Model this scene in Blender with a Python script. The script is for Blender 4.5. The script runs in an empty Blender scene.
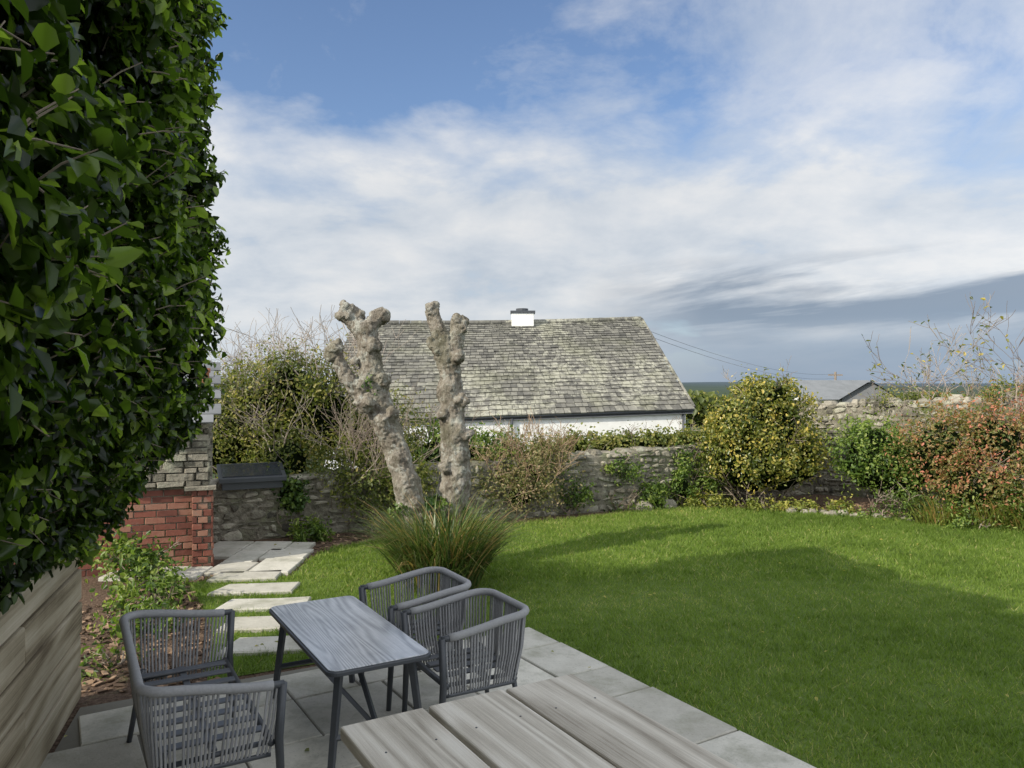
import bpy, math, random, bmesh
import numpy as np
from mathutils import Vector, Matrix, noise
random.seed(7); rng=np.random.default_rng(7)
S=bpy.context.scene
S.view_settings.view_transform='Standard'; S.view_settings.look='None'; S.view_settings.exposure=0
COL=S.collection

# ---------------------------------------------------------------- helpers
def empty(name,loc=(0,0,0)):
    o=bpy.data.objects.new(name,None); o.location=loc; COL.objects.link(o); return o
def link(name,me,mat=None,parent=None):
    o=bpy.data.objects.new(name,me); COL.objects.link(o)
    if mat: me.materials.append(mat)
    if parent: o.parent=parent
    return o
def np_mesh(name,V,F,mat,tint=None,parent=None,smooth=False):
    V=np.asarray(V,np.float32); F=np.asarray(F,np.int32); k=F.shape[1]
    me=bpy.data.meshes.new(name); me.vertices.add(len(V)); me.vertices.foreach_set('co',V.ravel())
    me.loops.add(F.size); me.loops.foreach_set('vertex_index',F.ravel())
    me.polygons.add(len(F)); me.polygons.foreach_set('loop_start',np.arange(0,F.size,k,dtype=np.int32))
    me.polygons.foreach_set('loop_total',np.full(len(F),k,np.int32))
    if tint is not None:
        a=me.attributes.new('tint','FLOAT','FACE'); a.data.foreach_set('value',np.asarray(tint,np.float32))
    me.update(calc_edges=True)
    if smooth: me.polygons.foreach_set('use_smooth',np.ones(len(F),bool))
    return link(name,me,mat,parent)
class Acc:
    def __init__(s): s.v=[];s.f=[];s.t=[]
    def add(s,vs,fs,t=0.5):
        n=len(s.v); s.v+= [tuple(v) for v in vs]
        for f in fs: s.f.append([i+n for i in f]); s.t.append(t)
    def tube(s,pts,rad,n=8,t=0.5,cap=True,jit=0):
        pts=[Vector(p) for p in pts]
        if not hasattr(rad,'__len__'): rad=[rad]*len(pts)
        vs=[];ref=None
        for i,p in enumerate(pts):
            a=pts[max(i-1,0)]; b=pts[min(i+1,len(pts)-1)]; d=(b-a)
            if d.length<1e-9: d=Vector((0,0,1))
            d.normalize()
            if ref is None: ref=Vector((0,0,1)) if abs(d.z)<.9 else Vector((1,0,0))
            x=d.cross(ref).normalized(); y=x.cross(d).normalized(); ref=y
            for k in range(n):
                a=2*math.pi*k/n; r=rad[i]*(1+random.uniform(-jit,jit))
                vs.append(p+x*math.cos(a)*r+y*math.sin(a)*r)
        fs=[]
        for i in range(len(pts)-1):
            for k in range(n):
                fs.append([i*n+k,i*n+(k+1)%n,(i+1)*n+(k+1)%n,(i+1)*n+k])
        if cap: fs.append(list(range(n))[::-1]); fs.append([(len(pts)-1)*n+k for k in range(n)])
        s.add(vs,fs,t)
    def box(s,c,ax,ay,az,t=0.5,ins=0):
        c=Vector(c);ax=Vector(ax);ay=Vector(ay);az=Vector(az)
        vs=[c+ax*i+ay*j+az*k for k in(-1,1) for j in(-1,1) for i in(-1,1)]
        s.add(vs,[[0,2,3,1],[4,5,7,6],[0,1,5,4],[2,6,7,3],[0,4,6,2],[1,3,7,5]],t)
    def chip(s,quad,nrm,depth,ins,t,lift=0.6):
        q=[Vector(p) for p in quad]; n=Vector(nrm); m=len(q); c=sum(q,Vector())/m
        r0=q; r1=[p+n*depth*lift for p in q]; r2=[]
        for p in q:
            d=(c-p); L=d.length; r2.append(p+d*(min(ins/L,.45))+n*depth)
        fs=[]
        for L0 in (0,m):
            for i in range(m): fs.append([L0+i,L0+(i+1)%m,L0+m+(i+1)%m,L0+m+i])
        fs.append([2*m+i for i in range(m)]); s.add(r0+r1+r2,fs,t)
    def rock(s,quad,nrm,depth,ins,t,lift=.45):
        q=[Vector(p) for p in quad]; o=[]
        for i in range(4):
            p=q[i];a=q[i-1];b=q[(i+1)%4]; o.append(p.lerp(a,random.uniform(.08,.36))); o.append(p.lerp(b,random.uniform(.08,.36)))
        s.chip(o,nrm,depth,ins,t,lift)
    def obj(s,name,mat,parent=None,smooth=False,bevel=0):
        me=bpy.data.meshes.new(name); me.from_pydata(s.v,[],s.f)
        a=me.attributes.new('tint','FLOAT','FACE'); a.data.foreach_set('value',np.array(s.t,np.float32))
        if smooth: me.polygons.foreach_set('use_smooth',np.ones(len(me.polygons),bool))
        me.update(); o=link(name,me,mat,parent)
        if bevel:
            m=o.modifiers.new('b','BEVEL'); m.width=bevel; m.segments=2; m.limit_method='ANGLE'
        return o

# ---------------------------------------------------------------- materials
def newmat(name):
    m=bpy.data.materials.new(name); m.use_nodes=True; nt=m.node_tree
    return m,nt,nt.nodes['Principled BSDF'],nt.nodes['Material Output']
def ramp(nt,stops,fac=None,interp='LINEAR'):
    r=nt.nodes.new('ShaderNodeValToRGB'); cr=r.color_ramp; cr.interpolation=interp
    while len(cr.elements)<len(stops): cr.elements.new(0.5)
    for e,(p,c) in zip(cr.elements,stops):
        e.position=p; e.color=(*c,1) if hasattr(c,'__len__') else (c,c,c,1)
    if fac is not None: nt.links.new(fac,r.inputs[0])
    return r.outputs[0]
def tnoise(nt,scale,detail=4,rough=.6,vec=None,dist=0,scl=None):
    n=nt.nodes.new('ShaderNodeTexNoise'); n.inputs['Scale'].default_value=scale
    n.inputs['Detail'].default_value=detail; n.inputs['Roughness'].default_value=rough
    n.inputs['Distortion'].default_value=dist
    if vec is None: vec=nt.nodes.new('ShaderNodeTexCoord').outputs['Object']
    if scl:
        mp=nt.nodes.new('ShaderNodeMapping'); mp.inputs['Scale'].default_value=scl
        nt.links.new(vec,mp.inputs[0]); vec=mp.outputs[0]
    nt.links.new(vec,n.inputs['Vector']); return n.outputs[0]
def mixc(nt,f,a,b,mode='MIX'):
    m=nt.nodes.new('ShaderNodeMix'); m.data_type='RGBA'; m.blend_type=mode
    for s,v in ((m.inputs[0],f),(m.inputs[6],a),(m.inputs[7],b)):
        if isinstance(v,(int,float)): s.default_value=v
        elif isinstance(v,tuple): s.default_value=(*v,1)
        else: nt.links.new(v,s)
    return m.outputs[2]
def mixf(nt,f,a,b):
    m=nt.nodes.new('ShaderNodeMix'); m.inputs[0].default_value=f; nt.links.new(a,m.inputs[2]); nt.links.new(b,m.inputs[3]); return m.outputs[0]
def mathn(nt,op,a,b=None,c=None,clamp=False):
    n=nt.nodes.new('ShaderNodeMath'); n.operation=op; n.use_clamp=clamp
    for i,v in enumerate((a,b,c)):
        if v is None: continue
        if isinstance(v,(int,float)): n.inputs[i].default_value=v
        else: nt.links.new(v,n.inputs[i])
    return n.outputs[0]
def bump(nt,b,h,strength=.5,dist=.02):
    n=nt.nodes.new('ShaderNodeBump'); n.inputs['Strength'].default_value=strength; n.inputs['Distance'].default_value=dist
    nt.links.new(h,n.inputs['Height']); nt.links.new(n.outputs[0],b.inputs['Normal'])
def tintattr(nt):
    a=nt.nodes.new('ShaderNodeAttribute'); a.attribute_name='tint'; return a.outputs['Fac']
def leafmat(name,stops,trans=.35,rough=.45,spec=.4):
    m,nt,b,out=newmat(name)
    c=ramp(nt,stops,tintattr(nt))
    nt.links.new(c,b.inputs['Base Color']); b.inputs['Roughness'].default_value=rough
    b.inputs['Specular IOR Level'].default_value=spec
    t=nt.nodes.new('ShaderNodeBsdfTranslucent'); 
    bright=mixc(nt,1.0,c,(1.6,1.8,.8),'MULTIPLY'); nt.links.new(bright,t.inputs[0])
    ms=nt.nodes.new('ShaderNodeMixShader'); ms.inputs[0].default_value=trans
    nt.links.new(b.outputs[0],ms.inputs[1]); nt.links.new(t.outputs[0],ms.inputs[2]); nt.links.new(ms.outputs[0],out.inputs[0])
    return m
def surf(name,stops,scale=6,detail=6,rough=.85,bs=.5,bd=.02,use_tint=.5,stops2=None,scale2=2,scl=None,spec=.3):
    m,nt,b,out=newmat(name)
    n=tnoise(nt,scale,detail,.65,scl=scl)
    f=mixf(nt,use_tint,n,tintattr(nt)) if use_tint else n
    c=ramp(nt,stops,f)
    if stops2:
        n2=tnoise(nt,scale2,8,.7); c=mixc(nt,ramp(nt,[(stops2[0],0.),(stops2[1],1.)],n2),c,stops2[2])
    nt.links.new(c,b.inputs['Base Color']); b.inputs['Roughness'].default_value=rough
    b.inputs['Specular IOR Level'].default_value=spec
    bump(nt,b,n,bs,bd); return m
def plain(name,col,rough=.5,metal=0,spec=.5):
    m,nt,b,out=newmat(name)
    n=tnoise(nt,40,3); c=mixc(nt,n,tuple(x*.85 for x in col),tuple(min(1,x*1.15) for x in col))
    nt.links.new(c,b.inputs['Base Color']); b.inputs['Roughness'].default_value=rough
    b.inputs['Metallic'].default_value=metal; b.inputs['Specular IOR Level'].default_value=spec; return m

M_grass=leafmat('grass_blade',[(0,(.070,.110,.020)),(.45,(.145,.215,.038)),(.8,(.22,.29,.06)),(1,(.42,.38,.17))],.38,.55,.2)
M_lawn=surf('lawn_soil',[(0,(.06,.085,.018)),(.5,(.10,.15,.028)),(1,(.16,.2,.045))],9,8,.95,.8,.03,0)
M_mulch=surf('bark_mulch',[(.25,(.045,.028,.018)),(.5,(.14,.09,.06)),(.75,(.28,.20,.14))],34,8,.95,1,.05,0,(.62,.8,(.08,.12,.03)),1.6)
def groundmat():
    m,nt,b,out=newmat('field')
    n=tnoise(nt,.05,8,.65); c=ramp(nt,[(.3,(.05,.07,.04)),(.6,(.065,.085,.045)),(.8,(.10,.10,.07))],n)
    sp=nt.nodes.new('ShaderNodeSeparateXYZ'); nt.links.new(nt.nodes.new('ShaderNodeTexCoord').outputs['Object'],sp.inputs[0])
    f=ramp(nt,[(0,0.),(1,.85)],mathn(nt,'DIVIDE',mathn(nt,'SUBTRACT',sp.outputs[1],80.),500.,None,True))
    c=mixc(nt,f,c,(.085,.11,.14)); nt.links.new(c,b.inputs['Base Color']); b.inputs['Roughness'].default_value=1; b.inputs['Specular IOR Level'].default_value=0  # far ground fades to blue-grey: distance haze painted into its colour
    return m
M_ground=groundmat()
def slabmat():
    m,nt,b,out=newmat('sandstone_paving')
    n=tnoise(nt,5,12,.68); f=mixf(nt,.42,n,tintattr(nt))
    c=ramp(nt,[(.25,(.40,.38,.325)),(.5,(.54,.52,.455)),(.75,(.67,.64,.555))],f)
    n2=tnoise(nt,2.2,10,.72); c=mixc(nt,ramp(nt,[(.48,0.),(.64,.8)],n2),c,(.30,.295,.23))
    n3=tnoise(nt,60,4,.7); c=mixc(nt,ramp(nt,[(.58,0.),(.68,.5)],n3),c,(.24,.235,.19))
    nt.links.new(c,b.inputs['Base Color']); b.inputs['Roughness'].default_value=.85; b.inputs['Specular IOR Level'].default_value=.2
    bump(nt,b,n,.6,.02); return m
M_slab=slabmat()
M_joint=plain('paving_joint',(.17,.16,.13),.95)
M_stone=surf('rubble_stone',[(.25,(.08,.075,.06)),(.40,(.17,.155,.12)),(.55,(.27,.245,.195)),(.75,(.42,.385,.31))],9,12,.95,1,.05,.42,(.52,.64,(.36,.355,.27)),4.5)
M_mortar=surf('lime_mortar',[(.35,(.11,.10,.075)),(.5,(.22,.20,.155)),(.65,(.33,.30,.24))],12,10,.95,1,.05,0,(.5,.65,(.12,.14,.06)),1.5)
M_brick=surf('red_brick',[(.2,(.13,.05,.037)),(.5,(.25,.09,.063)),(.8,(.34,.18,.125))],14,6,.9,.5,.01,.6,(.58,.78,(.27,.23,.18)),5)
def slatemat():
    m,nt,b,out=newmat('lichened_slate')
    n=tnoise(nt,5,12,.7); f=mixf(nt,.30,n,tintattr(nt))
    c=ramp(nt,[(.28,(.070,.069,.062)),(.43,(.135,.13,.115)),(.57,(.19,.183,.157)),(.78,(.29,.28,.235))],f)
    big=tnoise(nt,.55,4,.6); sm_=tnoise(nt,5.5,8,.75)
    g=mathn(nt,'ADD',mathn(nt,'MULTIPLY',big,.5),mathn(nt,'MULTIPLY',sm_,.6))
    c=mixc(nt,ramp(nt,[(.57,0.),(.63,.85)],g),c,(.42,.41,.33))
    n3=tnoise(nt,1.1,5,.6); c=mixc(nt,ramp(nt,[(.48,0.),(.66,.5)],n3),c,(.13,.13,.085))
    nt.links.new(c,b.inputs['Base Color']); b.inputs['Roughness'].default_value=.88; b.inputs['Specular IOR Level'].default_value=.3
    bump(nt,b,n,.6,.02); return m
M_slate=slatemat()
M_dslate=surf('dark_slate',[(.2,(.08,.085,.09)),(.8,(.22,.225,.23))],6,8,.6,.4,.01,.5)
M_white=surf('whitewash',[(.2,(.70,.69,.65)),(.6,(.86,.85,.82))],3,8,.9,.3,.02,0)
M_twig=surf('twig_bark',[(.2,(.16,.12,.09)),(.8,(.36,.3,.24))],9,3,.9,.1,.01,.6)
M_twigp=surf('pale_twig',[(.2,(.24,.19,.15)),(.8,(.44,.38,.32))],9,3,.9,.1,.01,.6)
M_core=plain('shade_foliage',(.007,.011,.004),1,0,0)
M_metal=plain('charcoal_aluminium',(.055,.06,.068),.42,.0,.5)
M_rope=surf('grey_rope',[(.2,(.20,.20,.205)),(.8,(.37,.37,.375))],60,3,.8,.4,.003,.5)
M_terra=plain('terracotta',(.42,.17,.09),.8)
def barkmat():
    m,nt,b,out=newmat('pale_bark')
    n1=tnoise(nt,5,12,.72,dist=.8,scl=(1,1,.5)); n2=tnoise(nt,26,8,.75,scl=(1,1,.3)); n3=tnoise(nt,9,10,.75); n4=tnoise(nt,3,6,.6)
    f=mixf(nt,.45,n1,n2)
    c=ramp(nt,[(.37,(.10,.083,.065)),(.46,(.225,.195,.155)),(.54,(.34,.305,.25)),(.64,(.49,.455,.39))],f)
    c=mixc(nt,ramp(nt,[(.52,0.),(.59,.85)],n3),c,(.48,.48,.42)); c=mixc(nt,ramp(nt,[(.37,.8),(.44,0.)],n3),c,(.10,.085,.062))
    c=mixc(nt,ramp(nt,[(.48,0.),(.62,.4)],n4),c,(.16,.165,.10))
    nt.links.new(c,b.inputs['Base Color']); b.inputs['Roughness'].default_value=.95; b.inputs['Specular IOR Level'].default_value=.2
    bump(nt,b,f,1,.09); return m
M_bark=barkmat()
def woodmat(name,stops,gs,ax,rough=.75,bs=.5,rings=26,ringw=.4):
    """grain runs along local Y; figure from contour lines of stretched noise"""
    m,nt,b,out=newmat(name)
    tc=nt.nodes.new('ShaderNodeTexCoord').outputs['Object']
    off=nt.nodes.new('ShaderNodeVectorMath'); off.operation='ADD'; nt.links.new(tc,off.inputs[0])
    cmb=nt.nodes.new('ShaderNodeCombineXYZ'); nt.links.new(mathn(nt,'MULTIPLY',tintattr(nt),37.),cmb.inputs[1]); nt.links.new(cmb.outputs[0],off.inputs[1]); tc=off.outputs[0]
    base=tnoise(nt,gs*.28,2,.4,tc,.25,ax)
    sn=mathn(nt,'SINE',mathn(nt,'MULTIPLY',base,rings*6.0)); ring=mathn(nt,'MULTIPLY_ADD',sn,.5,.5)
    fine=tnoise(nt,gs*5,8,.78,tc,.1,(ax[0]*1.6,ax[1]*.35,ax[2]*1.6))
    blot=tnoise(nt,gs*.5,6,.6,tc,.2)
    f=mixf(nt,ringw,fine,ring); f=mixf(nt,.2,f,blot); f=mixf(nt,.12,f,tintattr(nt))
    nt.links.new(ramp(nt,stops,f),b.inputs['Base Color']); b.inputs['Roughness'].default_value=rough
    b.inputs['Specular IOR Level'].default_value=.5 if rough<.3 else .2
    bump(nt,b,f,bs,.005); return m
M_wood=woodmat('weathered_timber',[(.30,(.22,.19,.15)),(.41,(.43,.39,.325)),(.54,(.59,.545,.465)),(.68,(.72,.68,.60))],7,(1.5,.14,1.5),.8,.7,14,.24)
M_fence=woodmat('fence_timber',[(.30,(.13,.10,.065)),(.42,(.29,.245,.165)),(.56,(.43,.375,.275)),(.7,(.57,.51,.40))],6,(1.4,.12,1.6),.85,.6,9,.26)
M_top=woodmat('glass_woodgrain',[(.32,(.26,.27,.29)),(.44,(.42,.435,.46)),(.55,(.56,.575,.60)),(.66,(.72,.73,.75))],9,(1.4,.16,1.4),.22,.02,20,.22)

# ---------------------------------------------------------------- foliage
def leaves(name,P,N,size,mat,tint,parent=None,aspect=.55,droop=0.2,spread=.8):
    n=len(P); R=rng.normal(size=(n,3)); 
    nr=N+R*spread; nr/=np.linalg.norm(nr,axis=1,keepdims=True)+1e-9
    d=rng.normal(size=(n,3)); d[:,2]-=droop; d-= (d*nr).sum(1,keepdims=True)*nr; d/=np.linalg.norm(d,axis=1,keepdims=True)+1e-9
    sd=np.cross(nr,d); L=size*rng.uniform(.55,1.35,(n,1)); W=L*aspect*.5
    base=P; tip=P+d*L-nr*L*.12
    l=P+d*L*.36+sd*W+nr*W*.45; r=P+d*L*.36-sd*W+nr*W*.45
    l2=P+d*L*.76+sd*W*.62+nr*W*.2; r2=P+d*L*.76-sd*W*.62+nr*W*.2
    V=np.stack([base,l,l2,tip,r2,r],1).reshape(-1,3); i=np.arange(n)*6
    F=np.stack([np.stack([i,i+3,i+2,i+1],1),np.stack([i,i+5,i+4,i+3],1)],1).reshape(-1,4)
    return np_mesh(name,V,F,mat,np.repeat(tint,2),parent)
def blob_pts(blobs,n,clump=.10,shell=.8):
    A=np.array([b[3]*b[4]+b[4]*b[5]+b[3]*b[5] for b in blobs]); A=A/A.sum()
    Ps=[];Ns=[];Ts=[]
    for b,a in zip(blobs,A):
        m=int(n*a); c=np.array(b[:3]); r=np.array(b[3:6]); K=max(12,m//45)
        D=rng.normal(size=(K,3)); D/=np.linalg.norm(D,axis=1,keepdims=True); D[:,2]=np.abs(D[:,2])
        low=rng.random(K)<.35; D[low,2]*=-.5
        rad=rng.uniform(shell,1.15,(K,1)); ct=rng.normal(0,.18,K)
        k=rng.integers(0,K,m)
        g=rng.normal(size=(m,3))*clump*rng.uniform(.5,1.3,K)[k][:,None]
        P=c+D[k]*r*rad[k]+g
        nn=D[k]/r; nn/=np.linalg.norm(nn,axis=1,keepdims=True)
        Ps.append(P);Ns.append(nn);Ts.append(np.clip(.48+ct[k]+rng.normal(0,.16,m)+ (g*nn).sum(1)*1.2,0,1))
    return np.concatenate(Ps),np.concatenate(Ns),np.concatenate(Ts)
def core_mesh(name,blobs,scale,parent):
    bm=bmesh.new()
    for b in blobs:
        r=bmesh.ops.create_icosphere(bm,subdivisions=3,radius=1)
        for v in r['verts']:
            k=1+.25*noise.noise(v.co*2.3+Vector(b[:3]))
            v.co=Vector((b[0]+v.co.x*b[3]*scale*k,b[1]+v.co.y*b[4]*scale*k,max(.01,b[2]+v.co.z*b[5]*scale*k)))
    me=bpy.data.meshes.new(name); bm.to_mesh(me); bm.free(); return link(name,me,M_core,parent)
def grow(acc,p,d,L,r,depth,t=None,bend=.25,kids=3,minr=.0025,ends=None):
    t=random.random() if t is None else t
    pts=[p];rr=[r];n=4
    for i in range(n):
        d=(d+Vector((random.gauss(0,bend),random.gauss(0,bend),random.gauss(.05,bend)))*.6).normalized()
        p=p+d*(L/n); pts.append(p); rr.append(max(minr,r*(1-.5*(i+1)/n)))
    acc.tube(pts,rr,4 if r<.02 else 6,t,False)
    if ends is not None: ends+= [(q,d) for q in pts[2:]]
    if depth>0:
        for k in range(kids):
            i=random.randint(1,n); dd=(d+Vector((random.gauss(0,.6),random.gauss(0,.6),random.gauss(.1,.4)))).normalized()
            grow(acc,pts[i],dd,L*random.uniform(.5,.8),max(minr,rr[i]*.65),depth-1,t,bend,kids,minr,ends)
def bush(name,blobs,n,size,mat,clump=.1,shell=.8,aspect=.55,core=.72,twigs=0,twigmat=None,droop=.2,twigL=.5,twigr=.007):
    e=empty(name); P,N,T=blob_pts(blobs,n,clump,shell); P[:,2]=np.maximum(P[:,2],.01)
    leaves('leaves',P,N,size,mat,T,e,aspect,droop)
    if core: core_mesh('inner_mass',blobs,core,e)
    a=Acc()
    for b in blobs:
        for k in range(4+twigs//len(blobs)):
            dd=Vector((random.gauss(0,.5),random.gauss(0,.5),random.uniform(.3,1.2))).normalized()
            if k<4: grow(a,Vector((b[0]+random.uniform(-.1,.1),b[1],0)),dd,max(b[2]*.8,.15),.012,1)
            else:
                q=Vector((b[0]+random.gauss(0,.4)*b[3],b[1]+random.gauss(0,.4)*b[4],b[2]+.3*b[5])); grow(a,q,dd,twigL,twigr,2)
    a.obj('stems',twigmat or M_twig,e); return e

# ---------------------------------------------------------------- terrain
ys=np.concatenate([np.linspace(-60,14,20),np.linspace(15.2,20,9),np.linspace(24,90,18),np.geomspace(100,6000,34)])
xs=np.concatenate([-np.geomspace(4000,30,26),np.linspace(-24,24,17),np.geomspace(30,4000,26)])
V=[]
for y in ys:
    for x in xs:
        z=-.02
        if y>15: z-=1.4*min(1,(y-15)/4)
        if y>100:
            d=min(1,(y-100)/250); hx=x/max(y,1)
            z+= d*(2.0+2.8*noise.fractal(Vector((x*.006,y*.004,3)),1,2,4))*(1.0+ .5*max(0,min(1,(hx+.1)*2)))
            if y>900: z=z*.3+2
        V.append((x,y,z))
nx=len(xs); F=[(j*nx+i,j*nx+i+1,(j+1)*nx+i+1,(j+1)*nx+i) for j in range(len(ys)-1) for i in range(nx-1)]
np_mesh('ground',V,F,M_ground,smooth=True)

def sheet(name,poly,z,mat):
    me=bpy.data.meshes.new(name); me.from_pydata([(x,y,z) for x,y in poly],[],[list(range(len(poly)))]); return link(name,me,mat)
sheet('mulch_bed',[(-7,2.5),(-1.0,2.5),(.3,6.2),(11,2),(11,11.0),(8.4,12.7),(5.6,14.6),(-6.5,9.0)],.0,M_mulch)
lawn_poly=[(.17,6.42),(.79,5.42),(1.92,3.6),(3.28,1.4),(11,1.4),(9.6,9.6),(7.2,10.9),(5.9,11.75),(4.6,12.4),(3.6,12.6),(2.8,12.75),(2.1,12.45),(1.4,12.0),(-.17,11.2),(-1.4,10.4),(-2.2,9.7),(-2.35,9.1),(-2.35,8.2),(-3.0,8.1),(-3.35,7.9),(-2.85,7.1),(-2.4,6.2),(-2.1,5.3)]
sheet('lawn',lawn_poly,.006,M_lawn)
def inpoly(X,Y,poly):
    c=np.zeros(len(X),bool); j=len(poly)-1
    for i in range(len(poly)):
        xi,yi=poly[i];xj,yj=poly[j]
        c^=((yi>Y)!=(yj>Y))&(X<(xj-xi)*(Y-yi)/(yj-yi+1e-12)+xi); j=i
    return c
steps=[(-2.80,8.12,.36,.17),(-2.52,7.62,.38,.17),(-2.26,7.08,.38,.17),(-2.06,6.52,.36,.17),(-1.88,5.98,.34,.17)]
def grassblades(n,ymax,ymin,h,w):
    Y=rng.uniform(ymin,ymax,n); X=rng.uniform(-.9,1.0,n)*Y*.78+.9
    X=np.where(rng.random(n)<.5,X,rng.uniform(-3.4,9.5,n))
    J=rng.normal(0,.035,(2,n)); J=np.where(Y<6.5,np.abs(J)*.0,J); ok=inpoly(X+J[0],Y+J[1],lawn_poly)
    for sx,sy,a,b in steps: ok&=~((abs(X-sx)<a-.02)&(abs(Y-sy-(X-sx)*.12)<b-.01))
    X=X[ok];Y=Y[ok];n=len(X)
    hh=h*rng.uniform(.5,1.35,n)
    big=np.array([noise.noise(Vector((x*.9,y*.9,0)))*.6+noise.noise(Vector((x*5,y*5,5)))*.5+noise.noise(Vector((x*.3,y*.3,8)))*.4 for x,y in zip(X,Y)])
    hh*=1+.5*big
    a=rng.uniform(0,6.283,n); lx=rng.normal(0,.6,n)*hh; ly=rng.normal(0,.6,n)*hh
    P=np.stack([X,Y,np.full(n,.004)],1); W=np.stack([np.cos(a),np.sin(a),np.zeros(n)],1)*w*.5
    T=P+np.stack([lx,ly,hh],1)
    V=np.stack([P-W,P+W,T],1).reshape(-1,3); i=np.arange(n)*3
    dist=(Y-(10.9+.42*X)); edge=np.clip((dist+1.0)/1.4,0,1)*.25
    t=np.clip(.45-big*.40+edge*(X>-3)+rng.normal(0,.16,n)+(rng.random(n)<.045)*.5,0,1)
    return V,np.stack([i,i+1,i+2],1),t
Va,Fa,Ta=grassblades(190000,13,8,.045,.012)
Vb,Fb,Tb=grassblades(270000,8.0,2.2,.040,.0075)
np_mesh('lawn_grass',np.concatenate([Va,Vb]),np.concatenate([Fa,Fb+len(Va)]),M_grass,np.concatenate([Ta,Tb]))

# ---------------------------------------------------------------- paving
A2=Vector((.85,.527,0)); B2=Vector((-.527,.85,0)); P0=Vector((.15,6.43,0))
def W(p,q,z=0): return P0+A2*p+B2*q+Vector((0,0,z))
acc=Acc(); q=0.0
for r in [.45,.6,.45,.75,.6,.45,.6,.75,.45,.6,.6,.75,.6]:
    p=0.0
    while p>-5.4:
        w=random.choice([.45,.6,.6,.75,.9]); c=W(p-w/2,q-r/2)
        if c.x>-1.16-.326*c.y-.1:
            g=.008; j=lambda:random.uniform(-.005,.005)
            quad=[W(p-w+g+j(),q-r+g+j()),W(p-g+j(),q-r+g+j()),W(p-g+j(),q-g+j()),W(p-w+g+j(),q-g+j())]
            acc.chip(quad,(0,0,1),.026+random.uniform(0,.004),.008,random.random(),.75)
        p-=w
    q-=r
acc.obj('patio_paving',M_slab)
sheet('patio_bedding',[(-2.72,4.85),(.15,6.41),(4.0,.2),(1.0,-1.2),(-1.0,-.6)],.012,M_joint)
acc=Acc()
for (x0,x1,y0,y1) in [(-4.3,-3.86,8.0,8.4),(-3.84,-3.3,8.02,8.5),(-3.28,-2.86,8.2,8.7),(-2.84,-2.40,8.25,8.9),(-3.28,-2.95,8.72,9.3),(-2.93,-2.42,8.92,9.4),(-3.28,-2.8,9.32,9.85),(-2.78,-2.5,9.42,9.8),(-3.75,-3.3,9.0,9.4),(-3.75,-3.3,9.42,9.85)]:
    acc.chip([(x0,y0,0),(x1,y0,0),(x1,y1,0),(x0,y1,0)],(0,0,1),.04,.01,random.random()*.6,.75)
acc.obj('corner_paving',M_slab)
for x,y,a,b in steps:
    acc=Acc(); k=.12; j=lambda:random.uniform(-.03,.03)
    acc.chip([(x-a+j(),y-b-k*a,0),(x-.05+j(),y-b-.01+j()*.4,0),(x+a+j(),y-b+k*a,0),(x+a-.02+j(),y+b+k*a,0),(x+.05+j(),y+b+j()*.4,0),(x-a+.03+j(),y+b-k*a,0)],(0,0,1),.04,.014,random.uniform(0,.45),.75)
    acc.obj('stepping_stone',M_slab)

# ---------------------------------------------------------------- stone walls
def masonry(acc,p0,p1,h0,h1,side,zb=0,rowh=(.09,.17),lenr=(.14,.38),depth=.035,ins=.02,jit=.012,gap=.012,half=.2,reg=False,rub=False,ro=0):
    p0=Vector((*p0,0));p1=Vector((*p1,0)); L=(p1-p0).length; d=(p1-p0)/L; n=Vector((d.y,-d.x,0))*side
    z=zb; row=0
    wv=(lambda s,r:.085*noise.noise(Vector((s*1.6,r*.9,p0.x)))) if rub else (lambda s,r:0)
    while z<max(h0,h1):
        rh=random.uniform(*rowh); s=-random.random()*lenr[0]*.5 if not reg else -((row+ro)%2)*lenr[0]*.5
        while s<L:
            w=random.uniform(*lenr)*(random.choice([.5,1,1.3]) if rub else 1); s0=max(s,0)+gap/2; s1=min(s+w,L)-gap/2; top=h0+(h1-h0)*((s0+s1)/2/L)
            if s1-s0>.03 and not (rub and random.random()<.12):
                j=lambda:random.uniform(-jit,jit)
                def q(a,b): 
                    P=p0+d*(a+j())+n*half; P.z=min(max(b+j(),0),top); return P
                zt=z+rh-gap; u0=wv(s0,row);u1=wv(s1,row);v0=wv(s0,row+1);v1=wv(s1,row+1)
                if min(zt,top)-z>.025:
                    quad=[q(s0,z+u0),q(s1,z+u1),q(s1,zt+v1),q(s0,zt+v0)]
                    if side<0: quad=quad[::-1]
                    (acc.rock if rub else acc.chip)(quad,n,depth*random.uniform(.5,1.4),ins,random.random(),.5)
            s+=w
        z+=rh; row+=1
def corewall(name,p0,p1,h0,h1,half,parent,mat,zb=-.3):
    p0=Vector((*p0,0));p1=Vector((*p1,0)); L=(p1-p0).length; d=(p1-p0).normalized(); n=Vector((d.y,-d.x,0)); U=Vector((0,0,1))
    m=int(L/.12); V=[];F=[]
    for i in range(m+1):
        t=i/m; p=p0.lerp(p1,t); h=h0+(h1-h0)*t+.05*noise.noise(Vector((i*.4,h0,0))); a=half+.02*noise.noise(Vector((i*.5,3,0)))
        V+=[p+n*a+U*zb,p+n*a+U*(h-.05),p+n*(a-.07)+U*h,p-n*(a-.07)+U*h,p-n*a+U*(h-.05),p-n*a+U*zb]
    for i in range(m):
        for k in range(5): F.append([i*6+k,(i+1)*6+k,(i+1)*6+k+1,i*6+k+1])
    a=Acc(); a.add(V,F); a.add(V[:6],[[0,1,2,3,4,5]]); a.add(V[-6:],[[5,4,3,2,1,0]]); return a.obj(name,mat,parent)
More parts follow.
